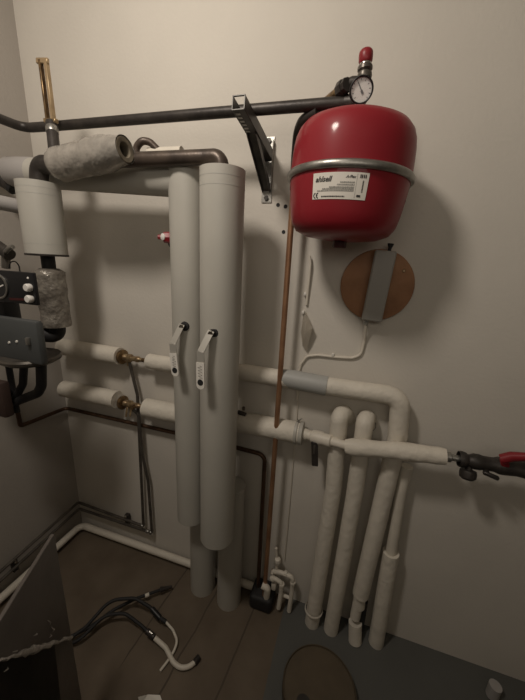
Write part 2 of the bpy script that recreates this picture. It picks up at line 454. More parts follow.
# ------------------------------------------------------------------ bracket
def bracket():
    x0 = -.324
    wt = at(270, 137, 0); wb = at(266, 203, 0)
    t = thing('wall_bracket', (x0, -.01, wb.z), 'perforated zinc angle bracket screwed to the wall carrying the top pipe', 'bracket')
    bm = bmesh.new()
    zc, hh = (wt.z+wb.z)/2, wt.z-wb.z
    # channel rail on the wall
    box(bm, (x0, -.002, zc), .034, .004, hh, None, .0008, 1)
    for s in (-1, 1): box(bm, (x0+s*.0155, -.010, zc+.012), .003, .016, hh-.05, None, .0006, 1)
    link('wall_rail', bm, 'galv', t)
    a0 = V(x0, -.008, at(270, 157, 0).z); a1 = atx(241, 103, x0+.005); a1.x = x0
    dr = (a1-a0).normalized(); side = V(1, 0, 0); upv = side.cross(dr)*-1
    if upv.z < 0: upv = -upv
    bm = bmesh.new()
    # U channel arm open upwards: two flanges and a web with slots
    for s in (-1, 1): beam(bm, a0+side*s*.015-upv*.0, a1+side*s*.015, .003, .030, side, .0006)
    beam(bm, a0-upv*.014, a1-upv*.014, .032, .003, side, .0006)
    link('arm', bm, 'bracket', t)
    bm = bmesh.new()
    for k in range(6):
        q = a0.lerp(a1, .66+.058*k) - upv*.0160 - side*.006
        beam(bm, q-dr*.0035, q+dr*.0035, .011, .0008, side, 0)
    link('slot', bm, 'galv', t, False)
    # folded end of the channel
    bm = bmesh.new()
    e = a1 + dr*.002
    for s in (-1, 1): beam(bm, e+side*s*.0150-upv*.016, e+side*s*.0150+upv*.016, .003, .004, side, .0006)
    for s in (-1, 1): beam(bm, e+upv*s*.015-side*.016, e+upv*s*.015+side*.016, .003, .004, upv, .0006)
    link('channel_end', bm, 'bracket', t)
    bm = bmesh.new()
    j = a0.lerp(a1, .62) - upv*.012
    f0 = V(x0, -.006, wb.z+.035)
    beam(bm, f0, j, .026, .003, side, .0006)
    for s in (-1, 1): beam(bm, f0+side*s*.012, j+side*s*.012, .003, .018, side, .0006)
    link('brace', bm, 'bracket', t)
    hexnut('bolt', V(x0, -.004, wb.z+.014), V(0, -1, 0), .008, .006, 'bracket', t)
    hexnut('bolt', V(x0, -.004, wt.z-.012), V(0, -1, 0), .008, .006, 'bracket', t)
    # pipe clip over the pipe, on the arm
    return t
bracket()
for px, py, where in ((278, 205, 'left of the pair just under the bracket foot'), (285.5, 206.5, 'right of the pair just under the bracket foot'), (283.6, 232, 'lowest, beside the top of the copper pipe')):
    q = at(px, py, 0)
    bm = bmesh.new(); lathe(bm, q+V(0, .004, 0), V(0, -1, 0), [(0, 0), (.0058, 0), (.0062, .0045), (.0055, .0058), (.003, .0050), (0, .0048)], 18)  # drilled hole as a flat disc, its inner shade put into the black
    o = link('drill_hole', bm, 'black_rub'); tag(o, 'drill hole drawn as a dark disc, '+where, 'drill hole', 'drill holes beside the bracket')

# ------------------------------------------------------------------ the two tall insulated pipes
def lever(c, d, parent, r_tube, hx, hy, ex, ey):
    """ball valve lever: nut on the front of the tube at px c; bend at hx,hy; end at ex,ey"""
    p = at(c[0], c[1], d + r_tube)
    s = V(0, -1, 0)
    n = turned('spindle', p+V(0, .012, 0), s, [(0, 0), (.0165, 0), (.0175, .004), (.016, .016), (.011, .018), (.0105, .024), (0, .024)], 'black_rub', parent, 18)
    hexnut('spindle_nut', p+V(0, -.012, 0), s, .0085, .009, 'chrome', parent)
    k0 = p+V(0, -.0145, 0)
    k1 = at(hx, hy, d + r_tube + .045); k2 = at(ex, ey, d+r_tube+.05)
    h1 = k1 + (k2-k1)*.28
    bm = bmesh.new()
    w = .021
    beam(bm, k0+V(0, 0, .008), k1, w, .0022, V(1, .0, 0), .0005)
    beam(bm, k1+V(0, 0, .001), h1, w*1.1, .0022, V(1, 0, 0), .0005)
    lv = link('lever', bm, 'lever', parent)
    # rounded grip sleeve
    z = (k2-h1); L = z.length; z.normalize(); x = V(1, 0, 0); x = (x - z*x.dot(z)).normalized(); y = z.cross(x)
    if y.y > 0: y = -y
    bm = bmesh.new(); out = []
    hw = w*.60
    for q in [(-hw, 0), (hw, 0)] + [(hw*math.cos(a), L-hw + hw*math.sin(a)) for a in [PI*i/10 for i in range(11)]]: out.append(q)
    ft = [bm.verts.new(h1 + x*u + z*v + y*.0035) for u, v in out]; bk = [bm.verts.new(h1 + x*u + z*v - y*.0015) for u, v in out]
    bm.faces.new(ft); bm.faces.new(bk[::-1])
    for i in range(len(out)): bm.faces.new((ft[i], ft[(i+1) % len(out)], bk[(i+1) % len(out)], bk[i]))
    g = link('grip', bm, 'white_plastic', lv, False)
    # black dot and scrawl on the grip
    turned('black_dot', h1 + z*L*.74 + y*.0035, y, [(0, 0), (hw*.72, 0), (hw*.72, .0006), (0, .0006)], 'ink', lv, 18)
    bm = bmesh.new(); prev = None; random.seed(int(c[0]))
    for i in range(15):
        q = h1 + z*L*(.10+.036*i) + x*hw*(.55*math.sin(i*2.1)+random.uniform(-.15, .15)) + y*.0040
        if prev is not None: beam(bm, prev, q, .0011, .0003, x.cross((q-prev).normalized()) if (q-prev).length else x, 0)
        prev = q
    link('scrawl', bm, 'inkgrey', lv, False)
def tall(px_t, py_t, px_b, py_b, d, r, foot, rl, label, lev, top=.12):
    a = at(px_t, py_t, d); b = at(px_b, py_b, d); x = (a.x+b.x)/2
    a.x = x; b.x = x
    fx = atz(*foot, 0)
    t = thing('insulated_pipe', (fx.x, fx.y, 0), label, 'insulated pipe', 'tall insulated pipes')
    tube_round('insulation', b, a, r, 'ins', t, 48, .45, top)
    # end tape rings at the top
    for dz in ((.022, .045) if top < .5 else ()):
        turned('tape_ring', a-V(0, 0, dz), V(0, 0, 1), [(r*.98, -.0012), (r*1.006, -.001), (r*1.006, .001), (r*.98, .0012)], 'seam', t, 48)
    zt = b.z + .14
    lo = tube_round('lower_insulation', V(fx.x, fx.y, 0), V(fx.x, fx.y, zt), rl, 'ins', t, 40, 0, .4)
    tube('joint_pipe', [V(fx.x, fx.y, zt-.03), V(x, -d+.0, zt+.02)], .02, 'steel_dark', t)
    lever(lev[0], d, t, r*.9, *lev[1])
    return t, a
dl, dr_ = .155, .21
rr_ = 22.3*mpp(at(221, 200, dr_)); rl_ = 18.5*mpp(at(188, 200, dl))
tall(188.5, 169, 191, 515, dl, rl_, (203, 585), 12.6*mpp(at(203, 560, .1)), 'thinner of the two tall grey insulated pipes, standing behind and to the left', ((184.5, 326), (172.5, 344, 176, 376)), .75)
_, capR = tall(221.5, 170, 218, 536, dr_, rr_, (228.8, 599), 12.0*mpp(at(228, 580, .11)), 'thicker of the two tall grey insulated pipes, standing in front with its flat top cap', ((213.5, 332.5), (200.5, 352, 201, 389)))

# dark pipe that feeds the right one
t = thing('feed_pipe', at(205, 158, dr_), 'dark brown steel pipe bending down into the top of the thicker tall pipe', 'pipe')
fp = [at(112, 160, dr_+.03), at(130, 160, dr_+.02), at(205, 157.3, dr_), at(221.5, 156.5, dr_), at(221.7, 176, dr_)]
tube('pipe', fp, 7.2*mpp(fp[2]), 'steel_brown', t, bend=.045)

# horizontal insulated tube feeding the left one
h0, h1 = at(12, 172, dl+.02), at(189, 180, dl)
t = thing('insulated_pipe', h0, 'grey insulated pipe lying level below the wrapped roll, joining the thinner tall pipe', 'insulated pipe')
tube_round('insulation', h0, at(193, 181.5, dl), 15.5*mpp(h1), 'ins', t, 40, .3, .3)
x_ = at(35, 172, dl+.018)
turned('end_wrap', h0, (h1-h0), [(15.3*mpp(h1), .0), (15.8*mpp(h1), .004), (15.8*mpp(h1), .10), (15.3*mpp(h1), .104)], 'purple', t, 40)
# small white sleeve behind the feed pipe and the arching thin pipe
t = thing('thin_pipe', at(140, 160, .21), 'thin dark pipe arching up beside the end of the wrapped roll', 'pipe')
tube('pipe', [at(135, 166, .22), at(136.5, 147, .22), at(142, 140.5, .22), at(150, 142, .21), at(160, 152, .20), at(170, 154, .20)], 3.4*mpp(at(140, 150, .22)), 'steel_brown', t, bend=.02)
wsl = tube_round('white_sleeve', at(149, 153.5, .20), at(182, 152, .20), 5*mpp(at(160, 152, .2)), 'white_paint', t, 20, .2, .2)

# ------------------------------------------------------------------ wrapped roll
ra, rb = at(55, 166, .26), at(125.5, 149.5, .275)
R = 15.2*mpp(ra)
t = thing('pipe_wrap_roll', (ra+rb)/2, 'crumpled silver wrapped insulation roll lying across the pipes at upper left', 'insulation roll')
axr = (rb-ra).normalized(); L = (rb-ra).length
bm = bmesh.new()
P = [ra + axr*L*k/22 for k in range(23)]
RR = [R*(.62 if k == 0 else .93 if k == 1 else 1.0 if k < 17 else 1.0-.042*(k-16)) + random.uniform(-.0014, .0014) for k in range(23)]
sweep(bm, P, RR, 30, False, .010)
link('wrap', bm, 'foil', t, angle=60)
turned('foam_end', ra+axr*(L-.006), axr, [(R*.36, -.05), (R*.36, .0), (R*.42, .005), (R*.66, .006), (R*.73, .002), (R*.74, -.02)], 'foam', t, 32)
turned('dark_bore', ra+axr*(L-.006), axr, [(0, -.03), (R*.37, -.03), (R*.37, -.02), (0, -.02)], 'black_rub', t, 24)
turned('foam_plug', ra+axr*.004, axr, [(0, -.002), (R*.62, -.002), (R*.7, .02), (0, .02)], 'foil', t, 24)

# brass bar vent rising through the top pipe line
t = thing('brass_bleed_pipe', at(53, 150, .26), 'tall narrow folded brass bar standing on a short grey pipe at upper left', 'bleed valve')
dB = .215
bm = bmesh.new()
p0, p1 = at(48.0, 121, dB), at(40.3, 60, dB); q0, q1 = at(53.6, 121, dB), at(46.0, 60, dB)
sd = V(1, 0, 0)
beam(bm, p0, p1, .0075, .012, sd, .001); link('side_bar', bm, 'brass_dull', t)
bm = bmesh.new(); beam(bm, q0, q1, .0100, .012, sd, .001); link('side_bar', bm, 'brass_tan', t)
bm = bmesh.new(); beam(bm, p0.lerp(q0, .5)+V(0, .006, 0), p1.lerp(q1, .5)+V(0, .006, 0), .012, .002, sd, 0); link('dark_groove', bm, 'steel_brown', t)
bm = bmesh.new(); beam(bm, at(36.8, 61, dB), at(48.4, 61, dB), .014, .009, V(0, 0, 1), .002); link('top_hook', bm, 'brass_tan', t)
bm = bmesh.new(); beam(bm, at(45, 121, dB), at(57, 121, dB), .012, .014, V(0, 0, 1), .002); link('bottom_bridge', bm, 'brass', t)
s0, s1 = at(51.5, 123, dB), at(54.5, 152, dB+.03)
tube('stub_pipe', [s0, s1], 5.2*mpp(s0), 'steel_dark', t)
ax = (s1-s0).normalized()
turned('solder_ring', s0+ax*.016, ax, [(5.3*mpp(s0), 0), (5.7*mpp(s0), .003), (5.7*mpp(s0), .016), (5.3*mpp(s0), .019)], 'galv', t, 24)

# ------------------------------------------------------------------ hanging insulated pipe at far left
dH = .25
ha, hb = at(39, 183, dH), at(46.3, 254, dH); hb.x = ha.x = (ha.x+hb.x)/2
t = thing('insulated_pipe', hb, 'short fat grey insulated pipe hanging at upper left beside the control panel', 'insulated pipe')
rH = 19.3*mpp(ha)
tube_round('insulation', hb, ha, rH, 'ins', t, 44, .08, .15)
for dz in (.018, .036): turned('tape_ring', ha-V(0, 0, dz), V(0, 0, 1), [(rH*.98, -.0012), (rH*1.006, -.001), (rH*1.006, .001), (rH*.98, .0012)], 'seam', t, 44)
turned('tape_ring', hb+V(0, 0, .03), V(0, 0, 1), [(rH*.98, -.0012), (rH*1.006, -.001), (rH*1.006, .001), (rH*.98, .0012)], 'seam', t, 44)
turned('end_disc', hb, V(0, 0, 1), [(0, -.006), (rH*1.02, -.006), (rH*1.03, -.001), (rH*.97, .002), (0, .002)], 'steel_dark', t, 44)
tube('top_elbow', [ha-V(0, 0, .02), at(39.5, 164, dH), at(62, 166, dH+.012)], 8.2*mpp(ha), 'steel_dark', t, bend=.028)
s0 = hb-V(0, 0, .005); s1 = V(hb.x, hb.y, at(51, 272, dH).z)
tube('stub_pipe', [s0, s1], 6.2*mpp(hb), 'black_rub', t)
f1 = V(hb.x+.002, hb.y, at(58, 326, dH).z)
bm = bmesh.new(); n = 16
P = [s1.lerp(f1, k/n) for k in range(-1, n+1)]
RR = [14*mpp(s1)*(.6 if k < 1 else .95+.02*math.sin(k*1.3)) for k in range(n+2)]; sweep(bm, P, RR, 26, True, .02)
link('film_wrap', bm, 'film', t, angle=70)
tube('bottom_elbow', [f1+V(0, 0, .012), V(f1.x, f1.y, at(60, 336, dH).z), at(30, 334, dH+.05)], 7.6*mpp(hb), 'black_rub', t, bend=.03)

# ------------------------------------------------------------------ boiler at far left
def boiler():
    d0 = .45
    A = at(35, 273, d0); B = at(35, 305.5, d0)
    xr = (A.x+B.x)/2
    t = thing('boiler', (-1.05, -.7, .55), 'dark boiler at the left edge with a dial and two white knobs', 'boiler')
    w = .30; hgt = A.z-B.z
    cp = boxo('control_panel', (xr-w/2, -d0+.005, (A.z+B.z)/2), w, .010, hgt, 'black', t, bev=.003)
    dc = at(-1, 286, d0); Rd = .0345
    turned('dial_rim', dc+V(0, -.0005, 0), V(0, -1, 0), [(Rd*.84, 0), (Rd, 0), (Rd, .003), (Rd*.93, .004), (Rd*.84, .003)], 'galv', cp, 36)
    turned('dial_face', dc, V(0, -1, 0), [(0, 0), (Rd*.87, 0), (Rd*.87, .002), (0, .002)], 'black_rub', cp, 36)
    bm = bmesh.new(); beam(bm, dc+V(-.008, -.0026, -.006), dc+V(.020, -.0026, .004), .0035, .001, V(0, 0, 1), 0); link('dial_needle', bm, 'dial', cp, False)
    for (x, y) in ((30.5, 287.5), (31.8, 298.8)):
        q = at(x, y, d0); knob('knob', q, V(0, -1, 0), 3.9*mpp(q), .014, 'dial', cp)
    turned('indicator', at(28, 278, d0), V(0, -1, 0), [(0, 0), (.003, 0), (.002, .002), (0, .002)], 'dial', cp, 10)
    bm = bmesh.new(); beam(bm, at(10, 299, d0)+V(0, -.001, 0), at(26, 299.5, d0)+V(0, -.001, 0), .006, .001, V(0, 0, 1), 0); link('red_strip', bm, 'red_dark', cp, False)
    # neck under panel
    q = at(2, 314, d0-.05); boxo('neck', q, .10, .05, .09, 'black', t, bev=.01)
    # grey pump case with rounded bottom
    C_ = at(36, 322, d0); E_ = at(41, 366, d0)
    xr2 = (C_.x+E_.x)/2; z1, z0 = C_.z, E_.z
    bm = bmesh.new()
    box(bm, (xr2-.16, -d0+.012, (z1+z0)/2), .32, .024, z1-z0, None, .008)
    cs = link('casing', bm, 'boiler', t, angle=35)
    turned('casing_rim', V(xr2-.105, -d0+.05, z0-.004), V(0, 0, 1), [(0, -.012), (.065, -.012), (.078, -.004), (.080, .004), (.076, .010), (0, .010)], 'grey_pipe', t, 40)
    for x, y in ((9.5, 342.5), (17, 341.5)):
        q = at(x, y, d0); turned('screw', q, V(0, -1, 0), [(0, -.001), (.0042, -.001), (.003, .003), (0, .003)], 'white_plastic', cs, 12)
    # clip on the right side of the casing
    boxo('latch', at(29.5, 341, d0)+V(0, -.004, 0), .012, .01, .022, 'galv', cs, bev=.003)
    # black pipes that drop from the casing and join
    pr_ = .0125
    y_ = d0-.06
    tube('outlet_pipe', [at(41, 352, y_), at(41.5, 386, y_), at(38, 393, y_), at(15, 402, y_), at(12, 398, y_)], pr_*1.15, 'black_rub', t, bend=.03)
    tube('outlet_pipe', [at(24, 365, y_), at(23, 384, y_), at(15, 399, y_)], pr_*.9, 'black_rub', t, bend=.03)
    tube('outlet_pipe', [at(8, 362, y_), at(14.5, 400, y_), at(17, 412, y_)], pr_*.75, 'black_rub', t, bend=.01)
    boxo('red_cover', at(0, 398, d0-.02), .07, .03, .12, 'orange', t, bev=.008)
    # bits above panel
    return t
boiler()
t = thing('drain_valve', at(4, 250, .36), 'small dark valve with a thin wire loop just above the control panel', 'valve')
va = at(-4, 245, .36); tube('valve_body', [va, at(10, 255, .36)], .017, 'steel_dark', t)
tube('valve_spout', [at(6, 253, .36), at(6, 268, .36)], .011, 'grey_pipe', t)
tube('valve_handle', [at(5, 253, .36), at(9, 248, .40), at(13, 247, .40)], .006, 'galv', t)
tube('wire_loop', [at(9, 268, .37), at(10, 262, .37), at(15, 261, .37), at(19, 265, .37), at(20, 272, .37)], .0018, 'black_rub', t, bend=.02, n=8)
t = thing('steel_pipe', at(4, 182, .33), 'dark steel pipe end entering at the left edge beside the fat hanging pipe', 'pipe')
tube('pipe', [at(-16, 168, .20), at(14, 188, .17)], .022, 'steel_dark', t)
turned('rim', at(14, 188, .17), at(-16, 168, .20)-at(14, 188, .17), [(0, -.002), (.023, -.002), (.024, .003), (.023, .010), (.0, .016)], 'black_rub', t, 24)
o = tube_round('white_pipe', at(-18, 199, .33), at(22, 207, .24), .022, 'purple', None, 24, .3, .3)
tag(o, 'pale painted pipe passing behind the fat hanging pipe at the left edge', 'pipe')

# ------------------------------------------------------------------ pipes on the wall at left with brass valves
dW = .05
def short_ins(x0, y0, x1, y1, rpx, label):
    a, b = at(x0, y0, dW), at(x1, y1, dW); z = (a.z+b.z)/2; a.z = b.z = z
    o = tube_round('wall_pipe', a, b, rpx*mpp(b), 'white_ins', None, 32, .1, .25); tag(o, label, 'pipe'); return a, b
a, b = at(66, 347, dW), at(120, 356, dW)
a.x = XL+.03
short_ins(62, 347, 120, 355.8, 8.6, 'pale insulated pipe from the left corner to the upper brass bleed valve')
short_ins(64, 387, 117.5, 401.2, 8.6, 'pale insulated pipe from the left corner to the lower brass bleed valve')

def bleed(x, y, name, label, up):
    c = at(x, y, dW)
    t = thing('bleed_valve', c, label, 'bleed valve')
    X = V(1, 0, 0)
    turned('flange', c, X, [(0, -.014), (.018, -.014), (.026, -.010), (.031, -.002), (.030, .006), (.016, .010), (0, .010)], 'brass_dull', t, 28)
    turned('valve_body', c+X*.006, X, [(0, 0), (.014, 0), (.0145, .012), (.0115, .016), (.0115, .024), (.0165, .026), (.0165, .038), (.011, .042), (.0105, .062), (.0125, .064), (.0125, .074), (.009, .078), (.0085, .092), (0, .092)], 'brass', t, 20)
    if up:
        turned('drain_cock', c+X*.028, V(0, 0, -1), [(0, 0), (.009, 0), (.009, .02), (.0065, .023), (.0065, .034), (0, .034)], 'brass', t, 14)
        tube('bare_pipe', [c+X*.085, V(at(150, 361, dW).x, -dW, c.z)], .0085, 'brass_dull', t)
    else:
        turned('drain_cock', c+X*.040, V(0, 0, -1), [(0, 0), (.009, 0), (.009, .02), (.0065, .023), (.0065, .034), (0, .034)], 'brass', t, 14)
        bm = bmesh.new(); q = c+X*.032+V(0, -.012, -.008)
        beam(bm, q, q+V(.004, -.016, -.040), .010, .0025, X, .0008); beam(bm, q+V(.02, 0, 0), q+V(.026, -.016, -.034), .009, .0025, X, .0008)
        link('wing_handle', bm, 'brass', t)
        tube('bare_pipe', [c+X*.085, V(at(146, 407, dW).x, -dW, c.z)], .0085, 'brass_dull', t)
        hexnut('side_nut', c+V(.066, -.004, .0), V(0, -1, 0), .0115, .02, 'brass_dull', t)
    return t, c
_, cu = bleed(122.3, 356.8, 'u', 'upper brass bleed valve at the end of a pale insulated pipe', True)
_, cl = bleed(122.8, 402.5, 'l', 'lower brass bleed valve with small wing handles at the end of a pale pipe', False)

# ------------------------------------------------------------------ right-hand pale pipes on the wall
zu = cu.z
p_e = at(399, 397, dW)
t = thing('heating_pipe', at(356, 630, .05), 'pale insulated pipe running level then bending down, third from left of the four risers', 'pipe')
zz = at(300, 381, dW).z
foot = at(356, 632, .07)
lowend = at(360.5, 594, .055)
PP = [V(at(149, 361, dW).x, -dW, zu), V(at(168, 363, dW).x, -dW, zu), V(at(250, 374.5, dW).x, -dW, zz), at(328, 386, dW), at(401, 396.5, dW), at(397.5, 437, .05), lowend]
tube('insulation', PP, 9.0*mpp(at(330, 386, dW)), 'white_ins', t, bend=[0, 0, 0, 0, .045, .02, 0], n=28, wob=.012, step=.03)
g0, g1 = V(at(292, 378.5, dW).x, -dW, zz+.0015), at(327, 386, dW)
turned('grey_sleeve', g0, g1-g0, [(.9*9.3*mpp(g0), -.04), (9.45*mpp(g0), .0), (9.55*mpp(g0), (g1-g0).length), (.9*9.3*mpp(g0), (g1-g0).length)], 'ins_dark', t, 32)
# torn lower end with the bare pipe inside
d_ = (at(356, 632, .06)-lowend)
tube('bare_pipe', [lowend-d_*.1, at(359, 606, .056)], 5.5*mpp(lowend), 'white_paint', t)
tube_round('torn_collar', at(360.2, 590, .052), at(355.0, 617, .06), 5.0*mpp(lowend), 'white_ins', t, 20, .5, .5)
tube_round('torn_end', at(355.2, 622, .06), V(at(357, 630, .075).x, -.075, 0.0), 6.6*mpp(lowend), 'white_ins', t, 20, .5, 0)
turned('dark_gap', at(361.5, 612, .035), lowend-foot, [(0, -.08), (.016, -.08), (.020, .06), (0, .06)], 'black_rub', t, 16)

def riser(top, elb, ft, d1, d2, rp, label, m='white_ins', dtop=.0):
    f = at(*ft, d2); f = V(f.x, -d2, 0)
    t = thing('riser_pipe', f, label, 'pipe', 'pale risers standing against the wall')
    e = at(*elb, d1)
    P = [V(e.x+.012, .01, e.z-.012), at(top[0], top[1], d1), at((elb[0]*2+ft[0])/3, (elb[1]*2+ft[1])/3, d1), f]
    tube('insulation', P, rp*mpp(e), m, t, bend=[0, .045, 0, 0], n=26, wob=.014, step=.03)
    return t, f
t1, f1_ = riser((340, 410), (344, 422), (312, 622), .052, .065, 8.6, 'leftmost pale riser pipe, bending into the wall under the grey sleeved pipe')
t2, f2_ = riser((366, 414), (366, 428), (331, 628), .055, .065, 8.6, 'second pale riser pipe from left, with a cracked elbow at the top')
e = at(366, 425, .055)
turned('crack_ring', e+V(.004, .012, .004), V(.35, -.5, .75), [(9.0*mpp(e), 0), (9.35*mpp(e), .0007), (9.35*mpp(e), .0022), (9.0*mpp(e), .003)], 'black_rub', t2, 28)
ql = at(314, 601, .065)
turned('joint_ring', V(f1_.x, f1_.y, 0)+V(0, 0, .07), V(0, 0, 1), [(8.3*mpp(ql), 0), (9.0*mpp(ql), .003), (9.0*mpp(ql), .008), (8.3*mpp(ql), .012)], 'white_ins', t1, 26)
# fourth riser: thin bare top, insulated lower half
f4 = V(at(377, 637, .05).x, -.05, 0)
t = thing('riser_pipe', f4, 'rightmost pale riser pipe, thin and bare above, insulated below', 'pipe', 'pale risers standing against the wall')
j = at(391, 552, .045)
tube('bare_pipe', [at(407, 466, .035), at(400, 495, .035), j, j+(f4-j)*.2], 5.2*mpp(j), 'white_paint', t, bend=.02)
tube_round('insulation', f4, j, 7.8*mpp(j), 'white_ins', t, 26, 0, .2)

# lower horizontal: grey insulation, thin valve, white insulation, dark valve at the right edge
t = thing('heating_pipe', at(270, 429, dW), 'grey insulated pipe running level behind the copper pipe, ending in a collar', 'pipe')
l0, l1 = V(at(146, 405, dW).x, -dW, cl.z), at(303, 433.5, dW)
zl = at(270, 428, dW).z
P = [l0, V(at(172, 409, dW).x, -dW, cl.z+.002), V(at(236, 423, dW).x, -dW, zl), l1]
tube('insulation', P, 10.6*mpp(at(270, 428, dW)), 'white_ins', t, bend=.0, n=32)
ax = (l1-P[2]).normalized(); rc = 10.9*mpp(l1)
turned('end_collar', l1-ax*.030, ax, [(rc*.98, 0), (rc*1.08, .002), (rc*1.1, .010), (rc*1.0, .013), (rc*1.0, .017), (rc*1.08, .020), (rc*1.06, .03), (rc*.5, .033), (0, .033)], 'ins', t, 36)
bm = bmesh.new(); q = l1-ax*.02+V(0, 0, rc)
beam(bm, q+V(-.008, 0, 0), q+V(.012, -.004, .022), .004, .003, V(0, 1, 0), .0005); beam(bm, q+V(.006, 0, 0), q+V(-.006, -.004, .018), .003, .003, V(0, 1, 0), .0005); link('clip_tab', bm, 'galv', t)

dI = .10
v0, v1 = l1, at(350, 446.5, dI)
t = thing('ball_valve', v0, 'white painted ball valve with a dark lever hanging down, beside the leftmost riser', 'valve')
ax = (v1-v0).normalized(); L = (v1-v0).length; r_ = 5.2*mpp(v0)
turned('valve_body', v0, ax, [(0, 0), (r_*1.1, 0), (r_*1.1, L*.1), (r_*.95, L*.12), (r_*.95, L*.2), (r_*1.25, L*.22), (r_*1.35, L*.40), (r_*1.15, L*.47), (r_*1.15, L*.62), (r_*.8, L*.64), (r_*.8, L), (0, L)], 'white_paint', t, 16)
c = v0.lerp(v1, .30)
lv = c + V(0, -.006, -r_)
hexnut('spindle', lv+V(0, 0, .006), V(0, 0, -1), .009, .014, 'steel_dark', t)
bm = bmesh.new()
q0, q1 = at(314.5, 441.5, .085), at(315.0, 465.5, .085)
beam(bm, q0, q1, .022, .013, V(1, 0, 0), .002); link('lever', bm, 'steel_dark', t)
bm = bmesh.new(); beam(bm, q0+V(.002, -.006, -.01), q0+V(.002, -.006, -.045), .006, .003, V(1, 0, 0), .0006); link('lever_rib', bm, 'grey_pipe', t)

w0, w1 = at(345, 446.3, dI), at(445.5, 456.5, dI)
t = thing('insulated_pipe', w0, 'white wrapped pipe lying level across the front of the four risers', 'insulated pipe')
mid = at(395, 450.3, dI)
bm = bmesh.new(); P = subdiv([w0, mid, w1], .02); rW = 8.6*mpp(mid)
RR = [rW*(.82 if i == 0 else 1.+.05*math.sin(i*.9)) for i in range(len(P))]; RR[-1] = rW*.9
sweep(bm, P, RR, 26, True, .03); link('wrap', bm, 'white_ins', t, angle=60)

# valve group at right edge
b0 = w1
t = thing('gate_valve', at(485, 463, dI), 'dark corroded valve with a red lever handle at the right edge', 'valve')
ax = (at(520, 469, dI)-b0).normalized()
px = mpp(b0)
prof = [(0, 0), (5*px, 0), (5*px, 5*px), (3.2*px, 6*px), (3.2*px, 11*px), (6.5*px, 12*px), (7*px, 15*px), (6.4*px, 18*px), (5*px, 20*px), (5.4*px, 22*px), (6.6*px, 25*px), (6.6*px, 30*px), (5.8*px, 33*px), (5.9*px, 42*px), (7.2*px, 46*px), (7.2*px, 50*px), (6.4*px, 60*px), (7.5*px, 70*px), (7.5*px, 80*px), (5*px, 84*px), (5*px, 330*px), (0, 330*px)]
turned('valve_body', b0-ax*.002, ax, [(r*1.15, h) for r, h in prof[5:]], 'steel_dark', t, 14)
turned('bright_thread', b0-ax*.002, ax, prof[:5]+[(3.2*px, 13*px), (0, 13*px)], 'galv', t, 16)
k0 = at(469, 464, dI); kd = V(0, -.35, -1).normalized()
turned('round_knob', k0, kd, [(0, 0), (3.4*px, 0), (3.4*px, 5*px), (7*px, 6*px), (7.6*px, 9*px), (7.2*px, 13*px), (5*px, 15*px), (0, 15*px)], 'steel_dark', t, 16)
bm = bmesh.new(); beam(bm, at(483, 472, dI+.015), at(499, 479, dI+.02), .012, .012, V(0, 0, 1), .003); beam(bm, at(486, 466, dI+.01), at(486, 475, dI+.014), .014, .014, V(1, 0, 0), .003); link('drain_spout', bm, 'steel_dark', t)
h0_, h1_, h2_ = at(505, 466, dI+.012), at(506, 457, dI+.02), at(530, 460, dI+.04)
bm = bmesh.new(); hp = subdiv([at(501.5, 459, dI+.022), at(512, 456.5, dI+.027), at(534, 457, dI+.05)], .012)
sweep(bm, hp, [.0135 if k < 3 else max(.0085, .0135-.0009*(k-2)) for k in range(len(hp))], 14)
beam(bm, at(504, 459, dI+.02), at(505, 467, dI+.012), .02, .016, V(1, 0, 0), .003)
link('red_handle', bm, 'red_cap', t)

# ------------------------------------------------------------------ dark copper line: left wall, back wall, down
xl = XL+.022; dK = .022
c0 = atx(16, 404, xl); c1 = atx(20.5, 426, xl); cz = at(61.5, 407, dK).z
corner = V(xl, -dK, cz)
k_a = at(120, 421, dK); k_b = at(264, 455, dK+.01)
P = [c0, c1, corner, at(178, 433.6, dK), at(238, 448, dK), at(265, 455, .03), V(at(258, 590, .05).x, -.05, .02)]
o = tube('copper_line', P, .0085, 'copper_dark', bend=[0, .01, .02, 0, 0, .03, 0], n=14)
tag(o, 'thin dark copper pipe crossing both walls and turning down beside the tall copper pipe', 'pipe')

# ------------------------------------------------------------------ pair of grey pipes from the brass valves to the skirting
xl2 = XL+.03; dG = .03
zA = at(143, 526, dG).z; zB = at(151, 532.5, dG).z
s = cu+V(.034, 0, -.02)
P = [s, at(137.5, 395, .045), at(139.5, 440, .035), V(at(143.5, 526, dG).x, -dG, zA), V(xl2, -dG, at(82, 503.5, dG).z), atx(0, 572, xl2), atx(-40, 606, xl2)]
t = thing('drain_pipe', P[3], 'thin grey pipe dropping from the upper brass valve, upper of the pair above the skirting', 'pipe', 'grey drain pipes at the skirting')
tube('pipe', P, .0068, 'grey_pipe', t, bend=[0, .03, .05, .008, .012, 0, 0], n=14)
turned('elbow_joint', P[3]+V(-.005, 0, .004), V(0, -1, 0), [(0, -.011), (.009, -.011), (.0105, -.004), (.0105, .006), (.008, .010), (0, .010)], 'galv', t, 16)
s2 = cl+V(.042, 0, -.02)
P2 = [s2, at(138.5, 414, .045), at(142.5, 455, .04), at(148, 480, dG+.004), V(at(152, 532, dG).x, -dG, zB), V(xl2, -dG, zB-.003), atx(-2, 583, xl2), atx(-40, 618, xl2)]
P2[5].z = at(83, 510, dG).z
t = thing('drain_pipe', P2[4], 'thin grey pipe dropping from the lower brass valve, lower of the pair above the skirting', 'pipe', 'grey drain pipes at the skirting')
tube('pipe', P2, .0068, 'grey_pipe', t, bend=[0, .03, .05, .05, .008, .012, 0, 0], n=14)
turned('elbow_joint', P2[4]+V(-.005, 0, .004), V(0, -1, 0), [(0, -.011), (.009, -.011), (.0105, -.004), (.0105, .006), (.008, .010), (0, .010)], 'galv', t, 16)
